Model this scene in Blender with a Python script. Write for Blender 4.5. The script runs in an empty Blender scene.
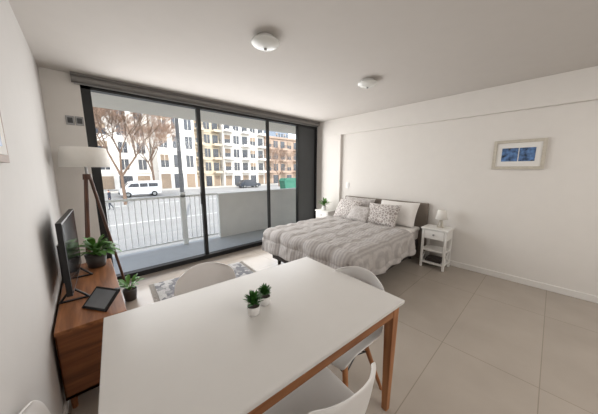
import bpy, bmesh, math, random
from mathutils import Vector, Matrix, noise
random.seed(7)
S = bpy.context.scene
S.view_settings.view_transform = 'Standard'
S.view_settings.look = 'None'

# ---------------------------------------------------------------- materials
def lin(c):
    out = []
    for v in c:
        v = v/255.0
        out.append(v/12.92 if v <= 0.04045 else ((v+0.055)/1.055)**2.4)
    return (*out, 1.0)

def mat(name, col, rough=0.5, metal=0.0, var=0.06, scale=8.0, bump=0.0, bscale=60.0, emit=0.0, coat=0.0, stretch=None):
    m = bpy.data.materials.new(name); m.use_nodes = True
    nt = m.node_tree; b = nt.nodes['Principled BSDF']
    c = lin(col)
    b.inputs['Roughness'].default_value = rough
    b.inputs['Metallic'].default_value = metal
    b.inputs['Coat Weight'].default_value = coat
    tc = nt.nodes.new('ShaderNodeTexCoord'); mp = nt.nodes.new('ShaderNodeMapping')
    nt.links.new(tc.outputs['Object'], mp.inputs['Vector'])
    if stretch: mp.inputs['Scale'].default_value = stretch
    n = nt.nodes.new('ShaderNodeTexNoise'); n.inputs['Scale'].default_value = scale; n.inputs['Detail'].default_value = 5
    nt.links.new(mp.outputs[0], n.inputs['Vector'])
    r = nt.nodes.new('ShaderNodeValToRGB')
    r.color_ramp.elements[0].position = 0.3; r.color_ramp.elements[1].position = 0.7
    r.color_ramp.elements[0].color = tuple(max(0, v*(1-var)) for v in c[:3])+(1,)
    r.color_ramp.elements[1].color = tuple(min(1, v*(1+var)) for v in c[:3])+(1,)
    nt.links.new(n.outputs['Fac'], r.inputs[0]); nt.links.new(r.outputs[0], b.inputs['Base Color'])
    if bump > 0:
        n2 = nt.nodes.new('ShaderNodeTexNoise'); n2.inputs['Scale'].default_value = bscale; n2.inputs['Detail'].default_value = 3
        nt.links.new(mp.outputs[0], n2.inputs['Vector'])
        bp = nt.nodes.new('ShaderNodeBump'); bp.inputs['Strength'].default_value = bump; bp.inputs['Distance'].default_value = 0.01
        nt.links.new(n2.outputs['Fac'], bp.inputs['Height']); nt.links.new(bp.outputs[0], b.inputs['Normal'])
    if emit > 0:
        b.inputs['Emission Color'].default_value = c; b.inputs['Emission Strength'].default_value = emit
    return m

def mat_tiles():
    m = mat('floor_tile', (166,156,145), 0.2, var=0.05, scale=3)
    nt = m.node_tree; b = nt.nodes['Principled BSDF']
    tc = nt.nodes.new('ShaderNodeTexCoord')
    mp = nt.nodes.new('ShaderNodeMapping'); mp.inputs['Location'].default_value = (0.22, 0.1, 0)
    br = nt.nodes.new('ShaderNodeTexBrick'); br.offset = 0.0; br.squash = 1.0
    br.inputs['Scale'].default_value = 1.0; br.inputs['Brick Width'].default_value = 1.2; br.inputs['Row Height'].default_value = 0.6
    br.inputs['Mortar Size'].default_value = 0.003; br.inputs['Mortar Smooth'].default_value = 0.1
    br.inputs['Color1'].default_value = (1,1,1,1); br.inputs['Color2'].default_value = (0.95,0.95,0.95,1); br.inputs['Mortar'].default_value = (0.7,0.68,0.66,1)
    nt.links.new(tc.outputs['Object'], mp.inputs[0]); nt.links.new(mp.outputs[0], br.inputs['Vector'])
    mx = nt.nodes.new('ShaderNodeMix'); mx.data_type = 'RGBA'; mx.blend_type = 'MULTIPLY'; mx.inputs[0].default_value = 1
    old = b.inputs['Base Color'].links[0].from_socket
    nt.links.new(old, mx.inputs[6]); nt.links.new(br.outputs['Color'], mx.inputs[7]); nt.links.new(mx.outputs[2], b.inputs['Base Color'])
    return m

def mat_wood(name, c1, c2, rough=0.45, axis='Y', sc=1.0):
    m = bpy.data.materials.new(name); m.use_nodes = True
    nt = m.node_tree; b = nt.nodes['Principled BSDF']; b.inputs['Roughness'].default_value = rough
    tc = nt.nodes.new('ShaderNodeTexCoord'); mp = nt.nodes.new('ShaderNodeMapping')
    s = {'X':(1.2,14,14),'Y':(14,1.2,14),'Z':(14,14,1.2)}[axis]
    mp.inputs['Scale'].default_value = tuple(v*sc for v in s)
    n = nt.nodes.new('ShaderNodeTexNoise'); n.inputs['Scale'].default_value = 2.2; n.inputs['Detail'].default_value = 7; n.inputs['Distortion'].default_value = 0.6
    r = nt.nodes.new('ShaderNodeValToRGB'); r.color_ramp.elements[0].position = 0.32; r.color_ramp.elements[1].position = 0.68
    r.color_ramp.elements[0].color = lin(c1); r.color_ramp.elements[1].color = lin(c2)
    nt.links.new(tc.outputs['Object'], mp.inputs[0]); nt.links.new(mp.outputs[0], n.inputs['Vector'])
    nt.links.new(n.outputs['Fac'], r.inputs[0]); nt.links.new(r.outputs[0], b.inputs['Base Color'])
    return m

def mat_glass():
    m = bpy.data.materials.new('window_glass'); m.use_nodes = True
    nt = m.node_tree; nt.nodes.clear()
    o = nt.nodes.new('ShaderNodeOutputMaterial'); t = nt.nodes.new('ShaderNodeBsdfTransparent'); g = nt.nodes.new('ShaderNodeBsdfGlossy')
    t.inputs[0].default_value = (0.97,0.98,0.98,1); g.inputs['Roughness'].default_value = 0.02
    f = nt.nodes.new('ShaderNodeFresnel'); f.inputs['IOR'].default_value = 1.2
    mx = nt.nodes.new('ShaderNodeMixShader')
    nt.links.new(f.outputs[0], mx.inputs[0]); nt.links.new(t.outputs[0], mx.inputs[1]); nt.links.new(g.outputs[0], mx.inputs[2]); nt.links.new(mx.outputs[0], o.inputs[0])
    return m

def mat_pattern(name, c1, c2, scale, rough=0.9):
    m = bpy.data.materials.new(name); m.use_nodes = True
    nt = m.node_tree; b = nt.nodes['Principled BSDF']; b.inputs['Roughness'].default_value = rough
    tc = nt.nodes.new('ShaderNodeTexCoord'); v = nt.nodes.new('ShaderNodeTexVoronoi'); v.feature = 'DISTANCE_TO_EDGE'; v.inputs['Scale'].default_value = scale
    r = nt.nodes.new('ShaderNodeValToRGB'); r.color_ramp.elements[0].position = 0.05; r.color_ramp.elements[1].position = 0.13
    r.color_ramp.elements[0].color = lin(c1); r.color_ramp.elements[1].color = lin(c2)
    nt.links.new(tc.outputs['Object'], v.inputs['Vector']); nt.links.new(v.outputs['Distance'], r.inputs[0]); nt.links.new(r.outputs[0], b.inputs['Base Color'])
    return m

def mat_rug():
    m = bpy.data.materials.new('rug_weave'); m.use_nodes = True
    nt = m.node_tree; b = nt.nodes['Principled BSDF']; b.inputs['Roughness'].default_value = 0.95
    tc = nt.nodes.new('ShaderNodeTexCoord')
    v = nt.nodes.new('ShaderNodeTexVoronoi'); v.distance = 'MANHATTAN'; v.inputs['Scale'].default_value = 15.0; v.inputs['Randomness'].default_value = 0.6
    r = nt.nodes.new('ShaderNodeValToRGB')
    r.color_ramp.elements[0].color = lin((108,108,112)); r.color_ramp.elements[1].color = lin((168,166,164)); r.color_ramp.elements[1].position = 0.75
    r.color_ramp.elements[0].position = 0.3
    sp = nt.nodes.new('ShaderNodeSeparateColor')
    n = nt.nodes.new('ShaderNodeTexNoise'); n.inputs['Scale'].default_value = 90
    mx = nt.nodes.new('ShaderNodeMix'); mx.data_type = 'RGBA'; mx.blend_type = 'OVERLAY'; mx.inputs[0].default_value = 0.5
    nt.links.new(tc.outputs['Object'], v.inputs['Vector']); nt.links.new(v.outputs['Color'], sp.inputs[0]); nt.links.new(sp.outputs[0], r.inputs[0])
    nt.links.new(tc.outputs['Object'], n.inputs['Vector'])
    nt.links.new(r.outputs[0], mx.inputs[6]); nt.links.new(n.outputs['Fac'], mx.inputs[7]); nt.links.new(mx.outputs[2], b.inputs['Base Color'])
    return m

def mat_duvet():
    m = mat('duvet_grey', (178,173,170), 0.95, var=0.06, scale=30, bump=0.35, bscale=60)
    nt = m.node_tree; b = nt.nodes['Principled BSDF']
    tc = nt.nodes.new('ShaderNodeTexCoord'); wv = nt.nodes.new('ShaderNodeTexWave'); wv.wave_type='BANDS'; wv.bands_direction='Y'
    wv.inputs['Scale'].default_value = 7; wv.inputs['Distortion'].default_value = 1.2; wv.inputs['Detail'].default_value = 2
    r = nt.nodes.new('ShaderNodeValToRGB'); r.color_ramp.elements[0].color=(.86,.86,.86,1); r.color_ramp.elements[1].color=(1.08,1.08,1.08,1)
    r.color_ramp.elements[0].position=.2; r.color_ramp.elements[1].position=.8
    mx = nt.nodes.new('ShaderNodeMix'); mx.data_type = 'RGBA'; mx.blend_type = 'MULTIPLY'; mx.inputs[0].default_value = 1
    old = b.inputs['Base Color'].links[0].from_socket
    nt.links.new(tc.outputs['Object'], wv.inputs['Vector']); nt.links.new(wv.outputs['Fac'], r.inputs[0])
    nt.links.new(old, mx.inputs[6]); nt.links.new(r.outputs[0], mx.inputs[7]); nt.links.new(mx.outputs[2], b.inputs['Base Color'])
    return m

M = {}
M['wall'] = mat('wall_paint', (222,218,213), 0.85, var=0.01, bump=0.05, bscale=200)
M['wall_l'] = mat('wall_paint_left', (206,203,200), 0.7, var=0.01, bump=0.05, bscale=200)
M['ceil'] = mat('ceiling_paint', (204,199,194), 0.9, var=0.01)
M['floor'] = mat_tiles()
M['base'] = mat('baseboard_white', (225,222,218), 0.5, var=0.01)
M['black'] = mat('black_aluminium', (16,17,19), 0.4, var=0.05)
M['dark'] = mat('dark_grey_panel', (66,68,70), 0.6, var=0.04)
M['glass'] = mat_glass()
M['tabletop'] = mat('white_laminate', (212,209,205), 0.26, var=0.01)
M['white'] = mat('white_plastic', (230,228,226), 0.35, var=0.01)
M['whitep'] = mat('white_painted_wood', (228,226,222), 0.5, var=0.02)
M['wood'] = mat_wood('oak_leg_wood', (140,88,52), (178,122,78), axis='Z')
M['woodx'] = mat_wood('apron_wood', (124,76,44), (160,108,68), axis='X')
M['console'] = mat_wood('console_walnut', (118,72,40), (166,108,66), axis='Y')
M['consolez'] = mat_wood('console_front_wood', (104,62,36), (150,94,56), axis='X')
M['lampwood'] = mat_wood('dark_tripod_wood', (60,36,26), (98,60,40), axis='Z')
M['shade'] = mat('linen_shade', (238,235,229), 0.9, var=0.03, bump=0.2, bscale=300)
M['metal'] = mat('brushed_metal', (150,150,150), 0.35, metal=0.8)
M['chrome'] = mat('chair_metal', (60,60,62), 0.4, metal=0.6)
M['duvet'] = mat_duvet()
M['sheet'] = mat('sheet_white', (226,222,218), 0.9, var=0.03, bump=0.2, bscale=30)
M['pillow'] = mat_pattern('pillow_pattern', (215,210,206), (158,150,146), 22)
M['pillow2'] = mat_pattern('pillow_case_grey', (190,185,182), (172,166,162), 14)
M['headb'] = mat('headboard_taupe', (128,118,108), 0.8, var=0.06, bump=0.2, bscale=200)
M['bedbase'] = mat('bed_base_dark', (52,45,42), 0.7, var=0.1)
M['rug'] = mat_rug()
M['fringe'] = mat('rug_fringe', (185,182,178), 0.95)
M['leaf'] = mat('leaf_green', (76,124,44), 0.5, var=0.35, scale=20)
M['succ'] = mat('succulent_green', (56,108,40), 0.5, var=0.4, scale=60)
M['soil'] = mat('soil', (50,38,28), 0.95, var=0.3, scale=80)
M['pot'] = mat('dark_pot', (58,52,48), 0.5)
M['screen'] = mat('black_screen', (8,9,11), 0.12, var=0.0)
M['greyscreen'] = mat('grey_display', (128,132,136), 0.15, var=0.1)
M['blackp'] = mat('black_plastic', (20,20,22), 0.4)
M['blind'] = mat('roller_blind_grey', (128,125,122), 0.8, var=0.04, bump=0.2, bscale=200)
M['frost'] = mat('frosted_glass', (225,226,222), 0.25, var=0.01, coat=0.4)
M['picwood'] = mat('cream_frame_wood', (192,185,172), 0.6, var=0.08, scale=30)
M['mat_board'] = mat('picture_mat_board', (226,224,220), 0.8, var=0.01)
M['photo'] = mat('photo_print_blue', (78,108,150), 0.3, var=0.9, scale=20)
M['brownf'] = mat('brown_frame', (120,88,62), 0.5, var=0.1)
# exterior
M['asphalt'] = mat('asphalt', (146,144,141), 0.9, var=0.08, scale=0.6)
M['pave'] = mat('pavement', (180,175,167), 0.9, var=0.08, scale=1.2)
M['bfloor'] = mat('balcony_floor_tile', (172,176,180), 0.5, var=0.05)
M['concrete'] = mat('parapet_concrete', (222,220,216), 0.85, var=0.04, scale=4)
M['slab'] = mat('balcony_ceiling', (244,238,226), 0.85, var=0.02)
M['rail'] = mat('railing_paint', (240,240,238), 0.4, var=0.01)
M['fac1'] = mat('facade_white', (212,207,200), 0.9, var=0.05, scale=0.5)
M['fac2'] = mat('facade_cream', (186,172,152), 0.9, var=0.08, scale=0.5)
M['fac3'] = mat('facade_brown', (160,138,122), 0.9, var=0.12, scale=0.8)
M['fac4'] = mat('facade_grey', (170,168,166), 0.9, var=0.08, scale=0.5)
M['tower'] = mat('facade_tower', (140,150,164), 0.5, var=0.08, scale=0.5)
M['extwin'] = mat('facade_window_dark', (62,64,70), 0.25, var=0.2, scale=1)
M['shut'] = mat('shutter', (140,122,104), 0.8, var=0.1)
M['bark'] = mat('bark', (112,92,78), 0.95, var=0.2, scale=4)
M['twig'] = mat('twig', (150,124,106), 0.95, var=0.3, scale=4)
M['carw'] = mat('car_white', (225,226,228), 0.25, var=0.01, coat=0.5)
M['card'] = mat('car_dark', (52,56,64), 0.25, var=0.01, coat=0.5)
M['tyre'] = mat('tyre', (22,22,22), 0.9)
M['green'] = mat('container_green', (44,104,84), 0.6, var=0.1)
M['pole'] = mat('pole_grey', (62,62,64), 0.6)
M['skin'] = mat('skin', (190,140,115), 0.6)
M['cloth'] = mat('dark_clothes', (46,48,60), 0.9)
M['linew'] = mat('road_marking', (205,205,200), 0.8)

# ---------------------------------------------------------------- mesh builder
class MB:
    def __init__(s): s.v=[]; s.f=[]; s.m=[]; s.sm=[]; s.mats=[]
    def mi(s, k):
        if k not in s.mats: s.mats.append(k)
        return s.mats.index(k)
    def add(s, vs, fs, k, T=None, smooth=False):
        o = len(s.v)
        for p in vs:
            p = Vector(p)
            s.v.append(T @ p if T else p)
        i = s.mi(k)
        for f in fs:
            s.f.append([o+a for a in f]); s.m.append(i); s.sm.append(smooth)
    def box(s, x0,x1,y0,y1,z0,z1, k, T=None):
        vs=[(x0,y0,z0),(x1,y0,z0),(x1,y1,z0),(x0,y1,z0),(x0,y0,z1),(x1,y0,z1),(x1,y1,z1),(x0,y1,z1)]
        s.add(vs,[(0,3,2,1),(4,5,6,7),(0,1,5,4),(1,2,6,5),(2,3,7,6),(3,0,4,7)],k,T)
    def cyl(s, p1,p2,r1,r2=None,n=16,k='white',T=None,smooth=True,square=False):
        if r2 is None: r2=r1
        p1=Vector(p1);p2=Vector(p2);d=(p2-p1).normalized()
        a=Vector((1,0,0)) if abs(d.x)<0.9 else Vector((0,1,0))
        u=(a-d*a.dot(d)).normalized();w=d.cross(u)
        vs=[]
        for p,r in((p1,r1),(p2,r2)):
            for i in range(n):
                t=2*math.pi*(i+(0.5 if square else 0))/n
                vs.append(p+u*math.cos(t)*r+w*math.sin(t)*r)
        s.add(vs,[(i,(i+1)%n,n+(i+1)%n,n+i) for i in range(n)],k,T,smooth)
        s.add(vs,[tuple(range(n))[::-1],tuple(range(n,2*n))],k,T,False)
    def tube(s, pts, r, n=8, k='black', T=None):
        for a,b in zip(pts,pts[1:]): s.cyl(a,b,r,r,n,k,T)
    def lathe(s, prof, c, n=32, k='white', T=None, smooth=True):
        vs=[]
        for r,z in prof:
            for i in range(n):
                t=2*math.pi*i/n; vs.append((c[0]+r*math.cos(t),c[1]+r*math.sin(t),c[2]+z))
        fs=[]
        for j in range(len(prof)-1):
            for i in range(n): fs.append((j*n+i,j*n+(i+1)%n,(j+1)*n+(i+1)%n,(j+1)*n+i))
        s.add(vs,fs,k,T,smooth)
    def prism(s, poly, y0,y1,k,T=None):  # poly in xz
        n=len(poly)
        vs=[(x,y0,z) for x,z in poly]+[(x,y1,z) for x,z in poly]
        fs=[tuple(range(n)),tuple(range(n,2*n))[::-1]]+[(i,n+i,n+(i+1)%n,(i+1)%n) for i in range(n)]
        s.add(vs,fs,k,T)
    def leaf(s, base, direc, L, W, droop, k, n=6, up=Vector((0,0,1))):
        d=Vector(direc).normalized(); side=d.cross(up)
        if side.length<1e-3: side=Vector((1,0,0))
        side.normalize(); p=Vector(base); vs=[]; cur=d.copy()
        for i in range(n+1):
            t=i/n; w=W*math.sin(math.pi*min(0.98,(t*0.9+0.08)))**0.8
            if i==n: w=W*0.04
            vs+= [p-side*w/2+Vector((0,0,w*0.15)), p.copy(), p+side*w/2+Vector((0,0,w*0.15))]
            cur=(cur+Vector((0,0,-droop/n))).normalized(); p=p+cur*L/n
        fs=[]
        for i in range(n):
            a=i*3; fs+=[(a,a+1,a+4,a+3),(a+1,a+2,a+5,a+4)]
        s.add(vs,fs,k,None,True)
    def obj(s, name, bevel=0, seg=2, parent=None, fix=True, origin=None):
        me=bpy.data.meshes.new(name)
        o0=Vector(origin) if origin else Vector((0,0,0))
        me.from_pydata([tuple(p-o0) for p in s.v],[],s.f)
        for k in s.mats: me.materials.append(M[k])
        for p,i,q in zip(me.polygons,s.m,s.sm): p.material_index=i; p.use_smooth=q
        if fix:
            bm=bmesh.new(); bm.from_mesh(me); bmesh.ops.recalc_face_normals(bm,faces=bm.faces); bm.to_mesh(me); bm.free()
        o=bpy.data.objects.new(name,me); S.collection.objects.link(o); o.location=o0
        if bevel:
            b=o.modifiers.new('bevel','BEVEL'); b.width=bevel; b.segments=seg; b.limit_method='ANGLE'; b.angle_limit=math.radians(50)
        if parent: o.parent=parent
        return o

def empty(name, loc=(0,0,0), rz=0):
    e=bpy.data.objects.new(name,None); S.collection.objects.link(e); e.location=loc; e.rotation_euler=(0,0,rz); e.empty_display_size=0.1
    return e

# ---------------------------------------------------------------- room shell
XL, XR, YW, YB, H = -0.245, 4.17, 3.85, -2.6, 2.59
XB = 4.11; WT=2.50
b=MB(); b.box(XL-0.15,XR+0.15,YB-0.15,YW+0.12,-0.2,0,'floor'); b.obj('floor')
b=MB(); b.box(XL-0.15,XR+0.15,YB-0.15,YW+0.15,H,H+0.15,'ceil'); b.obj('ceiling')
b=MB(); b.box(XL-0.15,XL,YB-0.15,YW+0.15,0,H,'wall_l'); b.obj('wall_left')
b=MB(); b.box(XR,XR+0.15,YB-0.15,YW+0.15,0,H,'wall')
b.box(XB,XR,YB,YW,2.25,H,'wall'); b.box(XB,XR,3.17,YW,0,2.25,'wall'); b.obj('wall_right',0.004)
b=MB(); b.box(XL,0.07,YW,YW+0.15,0,H,'wall'); b.box(0.07,XR,YW,YW+0.15,WT,H,'wall'); b.obj('wall_window')
b=MB(); b.box(XL,XR,YB-0.15,YB,0,H,'wall'); b.obj('wall_back')
b=MB(); b.box(XR-0.014,XR,YB,3.17,0,0.08,'base'); b.obj('baseboard_right',0.003)
b=MB(); b.box(XL,XL+0.014,YB,YW,0,0.08,'base'); b.obj('baseboard_left',0.003)

# window
b=MB()
wx=[0.07,1.42,2.74,XB]
y0,y1=YW+0.01,YW+0.11
b.box(wx[0],wx[0]+0.09,y0,y1,0.0,WT,'black')
b.box(wx[3]-0.05,wx[3],y0,y1,0.0,WT,'black')
b.box(wx[0],wx[3],y0,y1,WT-.05,WT,'black'); b.box(wx[0],wx[3],y0-0.01,y1,0.0,0.07,'black')
for x,q in ((wx[1],.028),(wx[2],.02)): b.box(x-q,x+q,y0+0.02,y1-0.02,0.07,WT-.04,'black')
b.box(3.52,3.55,y0+0.01,y1-0.01,0.07,WT-.04,'black')
b.box(3.55,wx[3]-0.05,y0+0.03,y1-0.03,0.07,WT-.04,'dark')
for a,c in((wx[0]+0.09,wx[1]-.028),(wx[1]+.028,wx[2]-.02),(wx[2]+.02,3.52)):
    b.box(a,c,y0+0.045,y0+0.051,0.07,WT-.05,'glass')
b.box(1.36,1.375,y0-0.03,y0+0.01,0.95,1.15,'black')
b.obj('window_1')
b=MB(); b.box(0.0,XB-0.01,YW-0.08,YW-0.002,2.565,2.588,'blind')
b.cyl((0.0,YW-0.045,2.535),(XB-0.01,YW-0.045,2.535),0.034,0.034,24,'blind')
b.box(0.0,XB-0.01,YW-0.025,YW-0.015,2.49,2.53,'blind'); b.cyl((0.02,YW-0.02,2.488),(XB-0.03,YW-0.02,2.488),0.010,0.010,10,'metal')
b.obj('roller_blind')
b=MB()
for cx in(-0.055,0.025):
    b.box(cx-0.036,cx+0.036,YW-0.012,YW-0.001,2.02,2.12,'metal'); b.box(cx-0.022,cx+0.022,YW-0.018,YW-0.01,2.04,2.10,'dark')
b.obj('wall_switch_plate',0.003)
b=MB(); b.box(XR-0.012,XR-0.0005,2.96,3.04,1.12,1.24,'white'); b.box(XR-0.018,XR-0.01,2.985,3.015,1.15,1.21,'white'); b.obj('light_switch',0.003)

# ceiling lights
for (x,y) in((1.23,1.76),(2.68,1.68)):
    b=MB(); b.lathe([(0,0),(0.075,0),(0.08,-0.015),(0.06,-0.03)],(x,y,H-0.0005),40,'white')
    b.lathe([(0.06,-0.022),(0.112,-0.03),(0.12,-0.04),(0.112,-0.052),(0.08,-0.070),(0.03,-0.082),(0,-0.084)],(x,y,H),40,'frost')
    b.lathe([(0.012,-0.082),(0.014,-0.092),(0,-0.097)],(x,y,H),16,'metal')
    b.obj('ceiling_light')

# ---------------------------------------------------------------- balcony + exterior
b=MB(); b.box(-1.2,5.0,YW+0.12,5.12,-0.25,-0.02,'bfloor'); b.obj('balcony_floor')
b=MB(); b.box(-1.5,5.4,YW+0.15,5.45,H-0.02,H+0.2,'slab'); b.obj('balcony_ceiling')
b=MB(); b.box(2.14,4.65,4.98,5.1,-0.02,0.95,'concrete'); b.box(2.13,4.65,4.96,5.12,0.95,0.99,'concrete'); b.obj('balcony_parapet',0.005)
b=MB(); b.box(4.65,4.8,YW+0.15,5.12,-0.02,H-0.02,'concrete'); b.obj('balcony_side_wall')
b=MB(); b.box(-1.2,2.12,5.02,5.06,0.96,1.0,'rail'); b.box(-1.2,2.12,5.025,5.055,0.06,0.09,'rail')
x=-1.2
while x<2.1: b.cyl((x,5.04,0.07),(x,5.04,0.97),0.008,0.008,6,'rail'); x+=0.095
for x in(-1.17,0.1,1.42): 
    w=0.02 if x<1 else 0.045
    b.box(x-w,x+w,5.02,5.06,-0.02,1.0 if x<1 else 1.06,'rail')
b.obj('balcony_railing')
b=MB(); b.box(-8,12,-8,YW+0.15,H+0.2,H+5,'fac4'); b.obj('upper_sun_block')  # unseen mass overhead, added to keep the sun off the balcony
b=MB(); b.box(-8,12,YW+0.3,5.0,-1.7,-0.26,'fac4'); b.obj('own_building_plinth')

G=-1.7
b=MB(); b.box(-60,120,YW+0.3,140,G-0.3,G,'asphalt'); b.obj('ground_street')
b=MB(); b.box(-60,120,5.2,13,G,G+0.08,'pave'); b.box(-60,120,42.5,44.8,G,G+0.12,'pave'); b.obj('sidewalk')
b=MB()
for i in range(14): b.box(-10+i*5,-7.5+i*5,26,26.2,G+0.001,G+0.012,'linew')
b.box(-50,100,17,17.15,G+0.001,G+0.012,'linew'); b.box(-50,100,30.2,30.35,G+0.001,G+0.012,'linew')
b.obj('road_markings')

def building(name, x0,x1,y0,h,wall,floors,bays,balc,depth=10, door=True):
    b=MB(); z0=G; b.box(x0,x1,y0,y0+depth,z0,z0+h,wall)
    fh=h/floors; bw=(x1-x0)/bays; ww=min(0.6,bw*.34)
    for f in range(floors):
        zb=z0+f*fh
        b.box(x0,x1,y0-0.12,y0,zb+fh-0.15,zb+fh,wall)
        for k in range(bays):
            cx=x0+bw*(k+0.5)
            if f==0:
                b.box(cx-bw*0.36,cx+bw*0.36,y0-0.05,y0+0.02,zb+0.1,zb+fh*0.8,'extwin' if k%2 else 'shut'); continue
            b.box(cx-ww,cx+ww,y0-0.06,y0+0.02,zb+0.5,zb+fh*0.8,'extwin')
            b.box(cx-ww*1.2,cx+ww*1.2,y0-0.1,y0-0.04,zb+fh*0.8,zb+fh*0.86,wall)
            if (k*7+f*3)%3==0: b.box(cx-ww,cx+ww,y0-0.09,y0-0.05,zb+fh*0.5,zb+fh*0.8,'shut')
            if balc and k%balc==0:
                b.box(cx-bw*0.45,cx+bw*0.45,y0-1.3,y0,zb+0.0,zb+0.18,wall)
                b.box(cx-bw*0.45,cx+bw*0.45,y0-1.3,y0-1.22,zb+0.18,zb+0.45,wall)
                b.box(cx-bw*0.45,cx+bw*0.45,y0-1.3,y0-1.24,zb+1.05,zb+1.12,'pole')
                n=int(bw*0.9/0.22)
                for q in range(n+1):
                    xx=cx-bw*0.45+q*bw*0.9/n; b.box(xx-0.02,xx+0.02,y0-1.29,y0-1.25,zb+0.4,zb+1.05,'pole')
            else:
                b.box(cx-0.03,cx+0.03,y0-0.1,y0,zb+0.5,zb+fh*0.8,wall)
    b.box(x0-0.2,x1+0.2,y0-0.3,y0+depth,z0+h,z0+h+0.4,wall)
    return b.obj(name)
building('apartment_building', 9.3,15.4,45,26,'fac1',8,3,0)
building('apartment_building', 15.7,20.5,46,21,'fac2',8,3,2)
building('apartment_building', 20.8,30.5,45,24,'fac1',9,5,2)
building('apartment_building', 30.7,41,45,10.5,'fac3',4,5,2)
building('apartment_building', 41.2,60,46,6.5,'fac4',2,8,0)
building('apartment_building', 60,67,80,26,'tower',11,5,0)
building('apartment_building', -14,9.0,49,14,'fac1',5,9,0)
building('apartment_building', -34,-14.5,46,20,'fac1',6,7,1)

# trees
def tree(name, base, h, seed, spread=0.5, depth=7):
    rnd=random.Random(seed); b=MB()
    def grow(p,d,L,r,lv):
        q=p+d*L; n=7 if lv>4 else (4 if lv>2 else 3)
        b.cyl(p,q,r,r*0.72,n,'bark' if lv>3 else 'twig',smooth=True)
        if lv==0: return
        for i in range(3):
            a=Vector((rnd.uniform(-1,1),rnd.uniform(-1,1),rnd.uniform(-0.25,0.8)))
            nd=(d+a*spread*1.5).normalized()
            grow(q,nd,L*rnd.uniform(0.68,0.88),max(0.014,r*0.60),lv-1)
    grow(Vector(base),Vector((rnd.uniform(-.06,.06),0,1)).normalized(),h*0.25,h*0.016,depth)
    return b.obj(name,fix=False)
tree('bare_tree',(2.6,27,G),10.5,3,depth=8)
tree('bare_tree',(7.0,37.2,G),10.5,11)
tree('bare_tree',(-0.5,37.5,G),11.5,5,depth=8)
tree('bare_tree',(28.5,37,G),8.5,8,depth=6)

# vehicles
def wheel(b,x,y,z,r,T): 
    b.cyl((x,y-0.11,z),(x,y+0.11,z),r,r,20,'tyre',T); b.cyl((x,y-0.12,z),(x,y+0.12,z),r*0.55,r*0.55,16,'metal',T)
def van(name,x,y,paint,rz=0):
    T=Matrix.Translation((x,y,G))@Matrix.Rotation(rz,4,'Z'); b=MB()
    b.prism([(-2.1,0.35),(-2.15,1.0),(-2.05,1.80),(-1.9,1.9),(0.8,1.9),(1.1,1.8),(1.65,1.15),(2.0,1.0),(2.1,0.7),(2.05,0.35)],-0.85,0.85,paint,T)
    for s_ in(-0.86,0.85):
        b.box(-1.8,-0.8,s_,s_+0.01,1.2,1.65,'extwin',T); b.box(-0.7,0.1,s_,s_+0.01,1.2,1.65,'extwin',T)
        b.prism([(0.2,1.2),(0.2,1.65),(0.95,1.65),(1.35,1.2)],s_,s_+0.01,'extwin',T)
    b.add([(1.2,-0.75,1.72),(1.2,0.75,1.72),(1.64,0.75,1.2),(1.64,-0.75,1.2)],[(0,1,2,3)],'extwin',T)
    b.box(2.06,2.13,-0.8,0.8,0.4,0.6,'blackp',T)
    for wx_ in(-1.35,1.35):
        for wy in(-0.78,0.78): wheel(b,wx_,wy,0.33,0.33,T)
    return b.obj(name)
def car(name,x,y,paint,rz=0):
    T=Matrix.Translation((x,y,G))@Matrix.Rotation(rz,4,'Z'); b=MB()
    b.prism([(-2.1,0.3),(-2.15,0.75),(-2.0,0.95),(-1.2,1.0),(1.0,0.95),(1.9,0.8),(2.1,0.6),(2.1,0.3)],-0.85,0.85,paint,T)
    b.prism([(-1.75,0.95),(-1.2,1.42),(0.3,1.45),(1.05,0.93)],-0.72,0.72,'extwin',T)
    b.prism([(-1.2,1.40),(-1.1,1.47),(0.25,1.49),(0.35,1.42)],-0.7,0.7,paint,T)
    for wx_ in(-1.3,1.3):
        for wy in(-0.76,0.76): wheel(b,wx_,wy,0.31,0.31,T)
    return b.obj(name)
van('parked_van',4.9,34.5,'carw',math.pi)
car('parked_car',-1.0,34.2,'card'); car('parked_car',22.5,38.5,'card')
b=MB(); cx,cy=24.5,29
b.prism([(cx-1.4,G+0.25),(cx-1.6,G+1.5),(cx+1.6,G+1.5),(cx+1.4,G+0.25)],cy-0.7,cy+0.7,'green')
b.prism([(cx-1.65,G+1.5),(cx-1.3,G+1.95),(cx+1.3,G+1.95),(cx+1.65,G+1.5)],cy-0.75,cy+0.75,'green')
for sx in(-1.2,1.2):
    for sy in(-.5,.5): b.cyl((cx+sx,cy+sy-0.06,G+0.15),(cx+sx,cy+sy+0.06,G+0.15),0.15,0.15,12,'tyre')
b.obj('waste_container',0.03)
px_=4.28
b=MB(); b.cyl((px_,15.2,G+0.0),(px_,15.2,G+0.9),0.15,0.13,14,'pole'); b.cyl((px_,15.2,G+0.9),(px_,15.2,6.5),0.12,0.09,14,'pole')
b.tube([(px_,15.2,6.4),(px_+.4,15.2,6.9),(px_+1.3,15.2,7.1)],0.05,8,'pole'); b.box(px_+1.2,px_+1.8,15.08,15.32,7.02,7.14,'pole'); b.obj('street_lamp')

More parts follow.
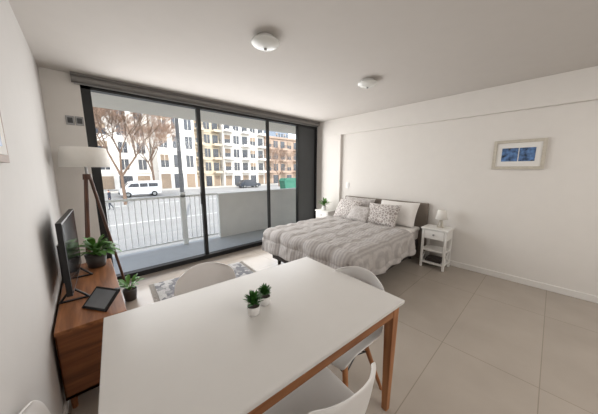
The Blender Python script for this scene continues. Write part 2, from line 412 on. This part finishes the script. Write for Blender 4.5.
# pedestrian
def person(name,loc,rz):
    J=[(0,0,.93),(0,0,1.12),(0,0.01,1.38),(0,0.01,1.48),(0,0.02,1.56),(0,0.02,1.68),
       (.16,0,1.40),(.2,.03,1.14),(.2,.12,.92),(-.16,0,1.40),(-.2,-.05,1.14),(-.2,-.04,.9),
       (.09,0,.88),(.1,.12,.5),(.1,.1,.09),(.1,.22,.04),(-.09,0,.88),(-.1,-.04,.5),(-.1,-.25,.12),(-.1,-.16,.04)]
    E=[(0,1),(1,2),(2,3),(3,4),(4,5),(2,6),(6,7),(7,8),(2,9),(9,10),(10,11),(0,12),(12,13),(13,14),(14,15),(0,16),(16,17),(17,18),(18,19)]
    R=[.13,.12,.13,.05,.085,.08,.06,.045,.035,.06,.045,.035,.085,.06,.045,.04,.085,.06,.045,.04]
    me=bpy.data.meshes.new(name); me.from_pydata(J,E,[]); o=bpy.data.objects.new(name,me); S.collection.objects.link(o)
    o.modifiers.new('skin','SKIN'); 
    if not me.skin_vertices: 
        bpy.context.view_layer.objects.active=o
    for i,r in enumerate(R): me.skin_vertices[0].data[i].radius=(r,r*0.85)
    me.skin_vertices[0].data[0].use_root=True
    sb=o.modifiers.new('sub','SUBSURF'); sb.levels=1; sb.render_levels=2
    dg=bpy.context.evaluated_depsgraph_get(); m2=bpy.data.meshes.new_from_object(o.evaluated_get(dg))
    bpy.data.objects.remove(o); o=bpy.data.objects.new(name,m2); S.collection.objects.link(o)
    m2.materials.clear(); m2.materials.append(M['cloth']); m2.materials.append(M['skin']); m2.materials.append(M['card'])
    for p in m2.polygons:
        p.use_smooth=True; c=p.center
        if (1.47<c.z and not (c.z>1.62 or (c.y<0 and c.z>1.55))) or (abs(c.x)>.15 and c.z<.98 and c.z>.8 and abs(c.y)>0.03): p.material_index=1
        elif c.z<.9: p.material_index=2
    o.location=loc; o.rotation_euler=(0,0,rz)
try:
    person('pedestrian',(1.3,24,G),math.radians(70))
except Exception as ex: print('person',ex)

# ---------------------------------------------------------------- dining table
tc=(0.650,0.996); tr=math.radians(-4.0)
T=Matrix.Translation((tc[0],tc[1],0))@Matrix.Rotation(tr,4,'Z')
hl,hw=0.688,0.443
b=MB(); b.box(-hl,hl,-hw,hw,0.728,0.75,'tabletop',T)
tt=b.obj('table_top',0.004)
b=MB()
i=0.05
for sx in(-1,1):
    for sy in(-1,1):
        cx,cy=sx*(hl-i),sy*(hw-i)
        vs=[(cx-0.018,cy-0.018,0),(cx+0.018,cy-0.018,0),(cx+0.018,cy+0.018,0),(cx-0.018,cy+0.018,0),(cx-0.03,cy-0.03,0.728),(cx+0.03,cy-0.03,0.728),(cx+0.03,cy+0.03,0.728),(cx-0.03,cy+0.03,0.728)]
        b.add(vs,[(0,3,2,1),(4,5,6,7),(0,1,5,4),(1,2,6,5),(2,3,7,6),(3,0,4,7)],'wood',T)
for sy in(-1,1): b.box(-hl+0.07,hl-0.07,sy*(hw-0.035)-0.011,sy*(hw-0.035)+0.011,0.655,0.728,'woodx',T)
for sx in(-1,1): b.box(sx*(hl-0.035)-0.011,sx*(hl-0.035)+0.011,-hw+0.07,hw-0.07,0.655,0.728,'wood',T)
tl=b.obj('table_legs',0.003)
e=empty('dining_table'); tt.parent=e; tl.parent=e

# ---------------------------------------------------------------- chairs
def chair(x,y,rz):
    e=empty('dining_chair',(x,y,0),rz)
    prof=[(.225,.415),(.21,.437),(.16,.448),(.08,.445),(-.02,.436),(-.10,.436),(-.165,.455),(-.205,.505),(-.228,.575),(-.245,.65),(-.258,.725),(-.268,.785),(-.272,.81)]
    hwid=[.185,.20,.215,.222,.225,.228,.23,.23,.228,.225,.217,.195,.150]
    nu=14; vs=[];fs=[]
    for j,((py,pz),w) in enumerate(zip(prof,hwid)):
        t=j/(len(prof)-1); back=max(0,min(1,(t-0.42)/0.25)); seat=1-back
        for i in range(nu+1):
            u=-1+2*i/nu; a=abs(u)**2.4
            vs.append((u*w, py+a*back*0.085*(1 if t<0.85 else 0.8), pz+a*seat*0.045*(0.3 if j<2 else 1)-(a*0.025 if j>=11 else 0)))
    n=nu+1
    for j in range(len(prof)-1):
        for i in range(nu): fs.append((j*n+i,j*n+i+1,(j+1)*n+i+1,(j+1)*n+i))
    m=MB(); m.add(vs,fs,'white',None,True); o=m.obj('seat_shell',parent=e)
    so=o.modifiers.new('sol','SOLIDIFY'); so.thickness=0.009; so.offset=-1
    su=o.modifiers.new('sub','SUBSURF'); su.levels=1; su.render_levels=2
    m=MB()
    tops=[(.11,.10),(-.11,.10),(-.11,-.11),(.11,-.11)]; ft=[(.205,.20),(-.205,.20),(-.205,-.22),(.205,-.22)]
    for (tx,ty),(fx,fy) in zip(tops,ft): m.cyl((fx,fy,0),(tx,ty,.40),.011,.019,12,'wood')
    m.obj('legs',parent=e)
    m=MB()
    def at(k,z): 
        (tx,ty),(fx,fy)=tops[k],ft[k]; t=z/.40; return (fx+(tx-fx)*t,fy+(ty-fy)*t,z)
    for a,c in((0,2),(1,3)): m.cyl(at(a,.30),at(c,.30),.004,.004,8,'chrome')
    for k in range(4): m.cyl(at(k,.30),at((k+1)%4,.385),.004,.004,8,'chrome'); m.cyl(at(k,.385),at((k+1)%4,.30),.004,.004,8,'chrome')
    m.box(-.12,.12,-.12,.11,.392,.402,'chrome'); m.cyl((0,0,.40),(0,0,.43),.05,.06,16,'chrome')
    m.obj('under_frame',parent=e)
chair(0.57,1.45,math.radians(178))
chair(1.135,0.84,math.radians(92))
chair(0.595,0.605,math.radians(-6))
chair(0.045,0.955,math.radians(-70))

# succulents
def succulent(x,y,h,seed):
    rnd=random.Random(seed); z=0.7505; b=MB()
    b.lathe([(0,0),(.026,0),(.029,.004),(.036,.048),(.034,.05),(.031,.044),(.0,.043)],(x,y,z),28,'white')
    b.lathe([(.031,.044),(.0,.046)],(x,y,z),20,'soil')
    c=Vector((x,y,z+0.05))
    for k in range(120):
        ph=rnd.uniform(0,2*math.pi); el=math.asin(rnd.uniform(0.02,1.0))
        d=Vector((math.cos(ph)*math.cos(el),math.sin(ph)*math.cos(el),math.sin(el)*1.15))
        base=c+Vector((0,0,rnd.uniform(0,h*0.4)))
        b.leaf(base,d,h*rnd.uniform(.55,.75),.012,-0.25,'succ',4)
    b.obj('potted_succulent',fix=False)
succulent(.582,0.99,.082,1); succulent(.68,1.03,.068,2)

# ---------------------------------------------------------------- tv console
cx0,cx1,cy0,cy1,ct=XL+0.016,0.105,1.86,3.12,0.565
b=MB()
b.box(cx0,cx1+0.01,cy0-0.01,cy1+0.01,ct-0.025,ct,'console')
b.box(cx0,cx1-0.012,cy0,cy0+0.02,0.10,ct-0.025,'consolez'); b.box(cx0,cx1-0.012,cy1-0.02,cy1,0.10,ct-0.025,'consolez')
b.box(cx0,cx1-0.012,cy0,cy1,0.10,0.125,'console'); b.box(cx0,cx0+0.01,cy0,cy1,0.10,ct-0.025,'console')
w=(cy1-cy0)/3
for k in range(3):
    b.box(cx1-0.012,cx1+0.004,cy0+k*w+0.004,cy0+(k+1)*w-0.004,0.105,0.325,'console'); b.box(cx1-0.012,cx1+0.004,cy0+k*w+0.004,cy0+(k+1)*w-0.004,0.333,ct-0.03,'console')
    for z in(.22,.44): b.box(cx1+0.004,cx1+0.016,cy0+(k+.5)*w-.06,cy0+(k+.5)*w+.06,z,z+.012,'blackp')
for xx in(cx0+0.03,cx1-0.05):
    for yy in(cy0+0.05,cy1-0.05): b.cyl((xx,yy,0),(xx,yy,0.10),.014,.02,12,'console')
b.obj('tv_console',0.003)
b=MB(); tx=-0.14; 
T=Matrix.Translation((tx,2.5,0))@Matrix.Rotation(math.radians(-3),4,'Z')
b.box(-0.015,0.015,-0.37,0.37,0.65,1.16,'blackp',T); b.box(0.015,0.017,-0.36,0.36,0.665,1.15,'screen',T); b.box(-0.045,-0.015,-0.22,0.22,0.70,0.98,'blackp',T)
for yy in(-0.24,0.24):
    b.cyl((0,yy,0.66),(0.08,yy,ct+0.006),.008,.008,8,'blackp',T); b.cyl((0,yy,0.66),(-0.07,yy,ct+0.006),.008,.008,8,'blackp',T)
    b.box(-0.08,0.09,yy-0.012,yy+0.012,ct+0.0005,ct+0.008,'blackp',T)
b.obj('television',0.004)
fT=Matrix.Translation((-0.05,2.00,ct+0.002))@Matrix.Rotation(math.radians(-55),4,'Z')
b=MB(); T=fT@Matrix.Rotation(math.radians(-48),4,'X')
b.box(-.10,.10,-.008,.008,0,.15,'blackp',T); b.box(-.086,.086,-.0095,-.0075,.014,.136,'greyscreen',T)
b.box(-.02,.02,.0,.12,0,.006,'blackp',fT); b.cyl((0,.115,.004),(0,.075,.072),.004,.004,8,'blackp',fT)
b.obj('photo_frame',0.002)
b=MB(); T=Matrix.Translation((0.06,2.17,ct+0.001))@Matrix.Rotation(math.radians(60),4,'Z'); b.box(-.08,.08,-.02,.02,0,.016,'blackp',T)
for k in range(5): b.cyl((-.05+k*.02,0,.016),(-.05+k*.02,0,.019),.005,.005,8,'dark',T)
b.obj('remote_control',0.004)
def plant(name,x,y,z,r,h,n,L,W,pot,seed,droop=1.0,up=.15):
    rnd=random.Random(seed); b=MB()
    b.lathe([(0,0),(r*.75,0),(r*.8,.004),(r,h),(r*.93,h),(r*.9,h*.88),(0,h*.86)],(x,y,z),28,pot)
    b.lathe([(r*.9,h*.88),(0,h*.9)],(x,y,z),20,'soil')
    for k in range(n):
        ph=rnd.uniform(0,6.28); el=rnd.uniform(up,1.4); d=Vector((math.cos(ph)*math.cos(el),math.sin(ph)*math.cos(el),math.sin(el)))
        base=Vector((x,y,z+h*.88)); st=rnd.uniform(.25,.75)*L; tip=base+d*st
        b.cyl(base,tip,.0025,.0018,5,'leaf')
        b.leaf(tip,(d+Vector((0,0,-.2))),L*rnd.uniform(.45,.75),W*rnd.uniform(.7,1.1),droop,'leaf',6)
    b.obj(name,fix=False)
plant('potted_plant',0.0,2.95,ct+.001,.085,.13,62,.16,.055,'pot',4,1.2,.3)
plant('potted_plant',0.25,3.2,0.001,.07,.13,22,.16,.05,'pot',14,1.0,.5)

# floor lamp
b=MB(); lx,ly=0.02,3.42
b.lathe([(.19,0),(.205,-.20),(.203,-.20),(.188,0)],(lx,ly,1.735),48,'shade')
b.lathe([(.188,-.003),(.15,-.004),(0,-.006)],(lx,ly,1.69),24,'shade')
b.cyl((lx,ly,1.42),(lx,ly,1.69),.012,.012,12,'metal'); b.cyl((lx,ly,1.40),(lx,ly,1.46),.04,.035,16,'lampwood')
for k,(ax,ay) in enumerate(((0.23,-0.05),(-0.14,0.16),(-0.11,-0.2))):
    b.cyl((lx+ax*1.0,ly+ay*1.0,0.0),(lx+ax*.08,ly+ay*.08,1.45),.014,.016,10,'lampwood')
b.obj('floor_lamp')

b=MB(); b.box(XL+.001,XL+.022,1.0,1.54,1.53,1.76,'brownf'); b.box(XL+.02,XL+.024,1.03,1.51,1.56,1.73,'mat_board'); b.box(XL+.022,XL+.026,1.1,1.44,1.59,1.70,'photo'); b.obj('framed_picture',0.002)
b=MB(); X=XR-.001
y0,y1,z0,z1=.10,.60,1.515,1.885; fw=.035
b.box(X-.025,X,y0,y0+fw,z0,z1,'picwood'); b.box(X-.025,X,y1-fw,y1,z0,z1,'picwood'); b.box(X-.025,X,y0+fw,y1-fw,z0,z0+fw,'picwood'); b.box(X-.025,X,y0+fw,y1-fw,z1-fw,z1,'picwood')
b.box(X-.012,X-.002,y0+fw,y1-fw,z0+fw,z1-fw,'mat_board')
b.box(X-.015,X-.012,y0+.09,y0+.24,z0+.10,z1-.10,'photo'); b.box(X-.015,X-.012,y0+.25,y1-.09,z0+.10,z1-.10,'photo')
b.obj('framed_picture',0.003)

# rug
b=MB(); T=Matrix.Translation((1.10,3.0,0))@Matrix.Rotation(math.radians(-4),4,'Z')
nx,ny=30,16; vs=[];fs=[]
for j in range(ny+1):
    for i in range(nx+1): vs.append((-.6+1.2*i/nx,-.4+.8*j/ny,.007+.003*noise.noise(Vector((i*.4,j*.4,0)))))
for j in range(ny):
    for i in range(nx): a=j*(nx+1)+i; fs.append((a,a+1,a+nx+2,a+nx+1))
b.add(vs,fs,'rug',T,True); b.box(-.6,.6,-.4,.4,0.0005,.004,'rug',T)
for k in range(60):
    yy=-.395+.79*k/59; jx=random.uniform(-.012,.012)
    for sx in(-1,1): b.cyl((sx*.6,yy,.004),(sx*.66,yy+jx,.003),.0025,.002,4,'fringe',T)
b.obj('rug',fix=False)

# ---------------------------------------------------------------- bed
bx0,bx1,by0,by1=2.08,4.08,1.42,2.95
e=empty('double_bed')
b=MB(); b.box(bx0+.02,bx1,by0+.02,by1-.02,.10,.34,'bedbase')
for xx in(bx0+.1,bx1-.1):
    for yy in(by0+.1,by1-.1): b.cyl((xx,yy,0),(xx,yy,.10),.025,.03,12,'bedbase')
b.obj('bed_base',.01,parent=e)
b=MB(); b.box(bx0+.02,bx1,by0+.02,by1-.02,.341,.545,'sheet'); b.obj('mattress',.04,4,parent=e)
b=MB(); b.box(XR-.07,XR-.016,by0-.08,by1+.05,0,.96,'headb'); b.obj('headboard',.012,parent=e)
top=.585; drop=.34; dx0,dx1,dy0,dy1=bx0,3.55,by0,by1
NX,NY=120,130; vs=[];fs=[]
sx0,sx1=dx0-drop,dx1; sy0,sy1=dy0-drop,dy1+drop
for j in range(NY+1):
    for i in range(NX+1):
        px=sx0+(sx1-sx0)*i/NX; py=sy0+(sy1-sy0)*j/NY
        cxp=max(px,dx0); cyp=min(max(py,dy0),dy1)
        ox,oy=px-cxp,py-cyp; d=math.hypot(ox,oy); dd=min(d,drop*1.03)
        sq=abs(math.sin(math.pi*(px)/.24)*math.sin(math.pi*(py+.05)/.24))**.3
        puff=.034*sq+.016*noise.noise(Vector((px*4,py*4,1)))+.014*noise.noise(Vector((px*11,py*11,4)))
        if d<1e-6: P=(cxp,cyp,top-.02+puff)
        else:
            nx_,ny_=ox/d,oy/d; R=.06; L=R*math.pi/2
            if dd<L: a=dd/R; out=R*math.sin(a); dn=R*(1-math.cos(a))
            else: out=R; dn=R+(dd-L)
            out+=.02*math.sin((px*ny_-py*nx_)*14)*min(1,dd/.2)+.03*min(1,dd/.3)
            a=min(1,dd/L); out+=puff*a; P=(cxp+nx_*out,cyp+ny_*out,top-.02-dn+puff*(1-a))
        vs.append(P)
for j in range(NY):
    for i in range(NX): a=j*(NX+1)+i; fs.append((a,a+1,a+NX+2,a+NX+1))
b=MB(); b.add(vs,fs,'duvet',None,True); o=b.obj('duvet',parent=e); so=o.modifiers.new('s','SOLIDIFY'); so.thickness=.02; so.offset=0
b=MB(); b.box(3.5,4.05,by0-.005,by1+.005,.50,.568,'sheet'); b.obj('fitted_sheet',.03,4,parent=e)
def cushion(name,c,w,h,t,lean,yaw,k,roll=0):
    T=Matrix.Translation(c)@Matrix.Rotation(yaw,4,'Z')@Matrix(((0,math.sin(lean),-math.cos(lean),0),(-1,0,0,0),(0,math.cos(lean),math.sin(lean),0),(0,0,0,1)))@Matrix.Rotation(roll,4,'Z')
    n=22; m=MB()
    for s_ in(1,-1):
        vs=[];fs=[]
        for j in range(n+1):
            for i in range(n+1):
                u=-1+2*i/n; v=-1+2*j/n
                th=t/2*(max(0,1-u*u)**.45)*(max(0,1-v*v)**.45)
                x=w/2*u*(1-.05*(1-v*v)*abs(u)); y=h/2*v*(1-.06*(1-u*u)*abs(v))
                z=s_*th+ (.012*noise.noise(Vector((u*2+c[0]*5,v*2+c[1]*7,s_))) if 0<i<n and 0<j<n else 0)
                vs.append((x,y,z))
        for j in range(n):
            for i in range(n): a=j*(n+1)+i; fs.append((a,a+1,a+n+2,a+n+1))
        m.add(vs,fs,k,T,True)
    o=m.obj(name,parent=e); 
cushion('pillow',(3.93,1.78,.77),.68,.44,.17,math.radians(28),0,'sheet')
cushion('pillow',(3.93,2.58,.77),.68,.44,.17,math.radians(28),0,'pillow2')
cushion('cushion',(3.70,1.93,.75),.56,.42,.16,math.radians(36),math.radians(4),'pillow')
cushion('cushion',(3.72,2.66,.755),.54,.42,.16,math.radians(33),math.radians(-5),'pillow')
cushion('cushion',(3.62,2.33,.72),.44,.34,.13,math.radians(44),math.radians(-3),'pillow2')

# ---------------------------------------------------------------- nightstands
def nightstand(x0,y0):
    w,dp,h=.34,.30,.63; x1=x0+dp; y1=y0+w; b=MB()
    b.box(x0-.015,x1,y0-.015,y1+.015,h-.02,h,'whitep')
    for xx in(x0,x1-.03):
        for yy in(y0,y1-.03): b.box(xx,xx+.03,yy,yy+.03,0,h-.02,'whitep')
    b.box(x0+.012,x1-.005,y0+.005,y1-.005,h-.17,h-.02,'whitep'); b.box(x0-.004,x0+.012,y0+.035,y1-.035,h-.16,h-.03,'whitep')
    b.cyl((x0-.004,(y0+y1)/2,h-.095),(x0-.025,(y0+y1)/2,h-.095),.01,.014,12,'metal')
    b.box(x0+.005,x1-.005,y0+.005,y1-.005,.27,.29,'whitep'); b.box(x0+.005,x1-.005,y0+.005,y1-.005,.07,.09,'whitep')
    for yy in(y0+.01,y1-.02):
        b.cyl((x0+.02,yy+.005,.09),(x1-.02,yy+.005,.27),.009,.009,4,'whitep',square=True); b.cyl((x0+.02,yy+.005,.27),(x1-.02,yy+.005,.09),.009,.009,4,'whitep',square=True)
    b.obj('nightstand',.002)
nightstand(3.79,0.955)
b=MB(); b.box(3.84,4.04,1.02,1.24,.0905,.12,'bedbase'); b.box(3.85,4.03,1.03,1.23,.1205,.145,'pot'); b.obj('stacked_books')
nightstand(3.74,3.18)
b=MB(); lx,ly,lz=3.95,1.09,.6305
b.lathe([(0,0),(.045,0),(.045,.012),(.01,.02),(.01,.15)],(lx,ly,lz),24,'picwood')
for k in range(3):
    a=k*2.1; b.cyl((lx+.05*math.cos(a),ly+.05*math.sin(a),lz+.002),(lx+.008*math.cos(a),ly+.008*math.sin(a),lz+.15),.006,.006,8,'picwood')
b.lathe([(.055,.27),(.08,.13),(.078,.13),(.053,.27),(0,.268)],(lx,ly,lz),32,'shade'); b.obj('table_lamp')
plant('potted_plant',3.86,3.38,.6305,.05,.09,44,.15,.05,'white',9,.6,.6)

# ---------------------------------------------------------------- lights
w=bpy.data.worlds.new('world'); S.world=w; w.use_nodes=True; nt=w.node_tree
bg=nt.nodes['Background']; sky=nt.nodes.new('ShaderNodeTexSky'); sky.sky_type='NISHITA'; sky.sun_disc=False; sky.sun_elevation=math.radians(48); sky.sun_rotation=math.radians(160); sky.dust_density=0.4
hs=nt.nodes.new('ShaderNodeHueSaturation'); hs.inputs['Saturation'].default_value=0.35
nt.links.new(sky.outputs[0],hs.inputs['Color']); nt.links.new(hs.outputs[0],bg.inputs[0]); bg.inputs[1].default_value=0.62
def light(name,typ,loc,rot,energy,**kw):
    l=bpy.data.lights.new(name,typ); l.energy=energy
    for k,v in kw.items(): setattr(l,k,v)
    o=bpy.data.objects.new(name,l); S.collection.objects.link(o); o.location=loc; o.rotation_euler=rot; return o
sd=Vector((0.35,1.0,-1.0)).normalized()
s=light('sun','SUN',(0,0,20),sd.to_track_quat('-Z','Y').to_euler(),4.6,angle=math.radians(0.6),color=(1,.96,.9))
a=light('window_daylight','AREA',(2.1,YW-0.14,1.3),(math.radians(-90),0,0),80,shape='RECTANGLE',size=3.8,size_y=2.3,color=(1.0,.99,.975)); a.visible_camera=False
a=light('back_fill_light','AREA',(2.0,-1.4,2.5),(math.radians(25),0,0),66,shape='RECTANGLE',size=2.6,size_y=1.4,color=(1,.965,.92))  # fill light added behind the camera to brighten the room, no real fixture

# ---------------------------------------------------------------- camera
cam=bpy.data.cameras.new('camera'); co=bpy.data.objects.new('camera',cam); S.collection.objects.link(co); S.camera=co
cam.sensor_width=36; cam.lens=36*232/598; cam.clip_start=.02; cam.clip_end=500
co.location=(0,0,1.5)
th,ph=math.radians(42.5),math.radians(9)
d=Vector((math.sin(th)*math.cos(ph),math.cos(th)*math.cos(ph),-math.sin(ph)))
co.rotation_euler=d.to_track_quat('-Z','Y').to_euler()
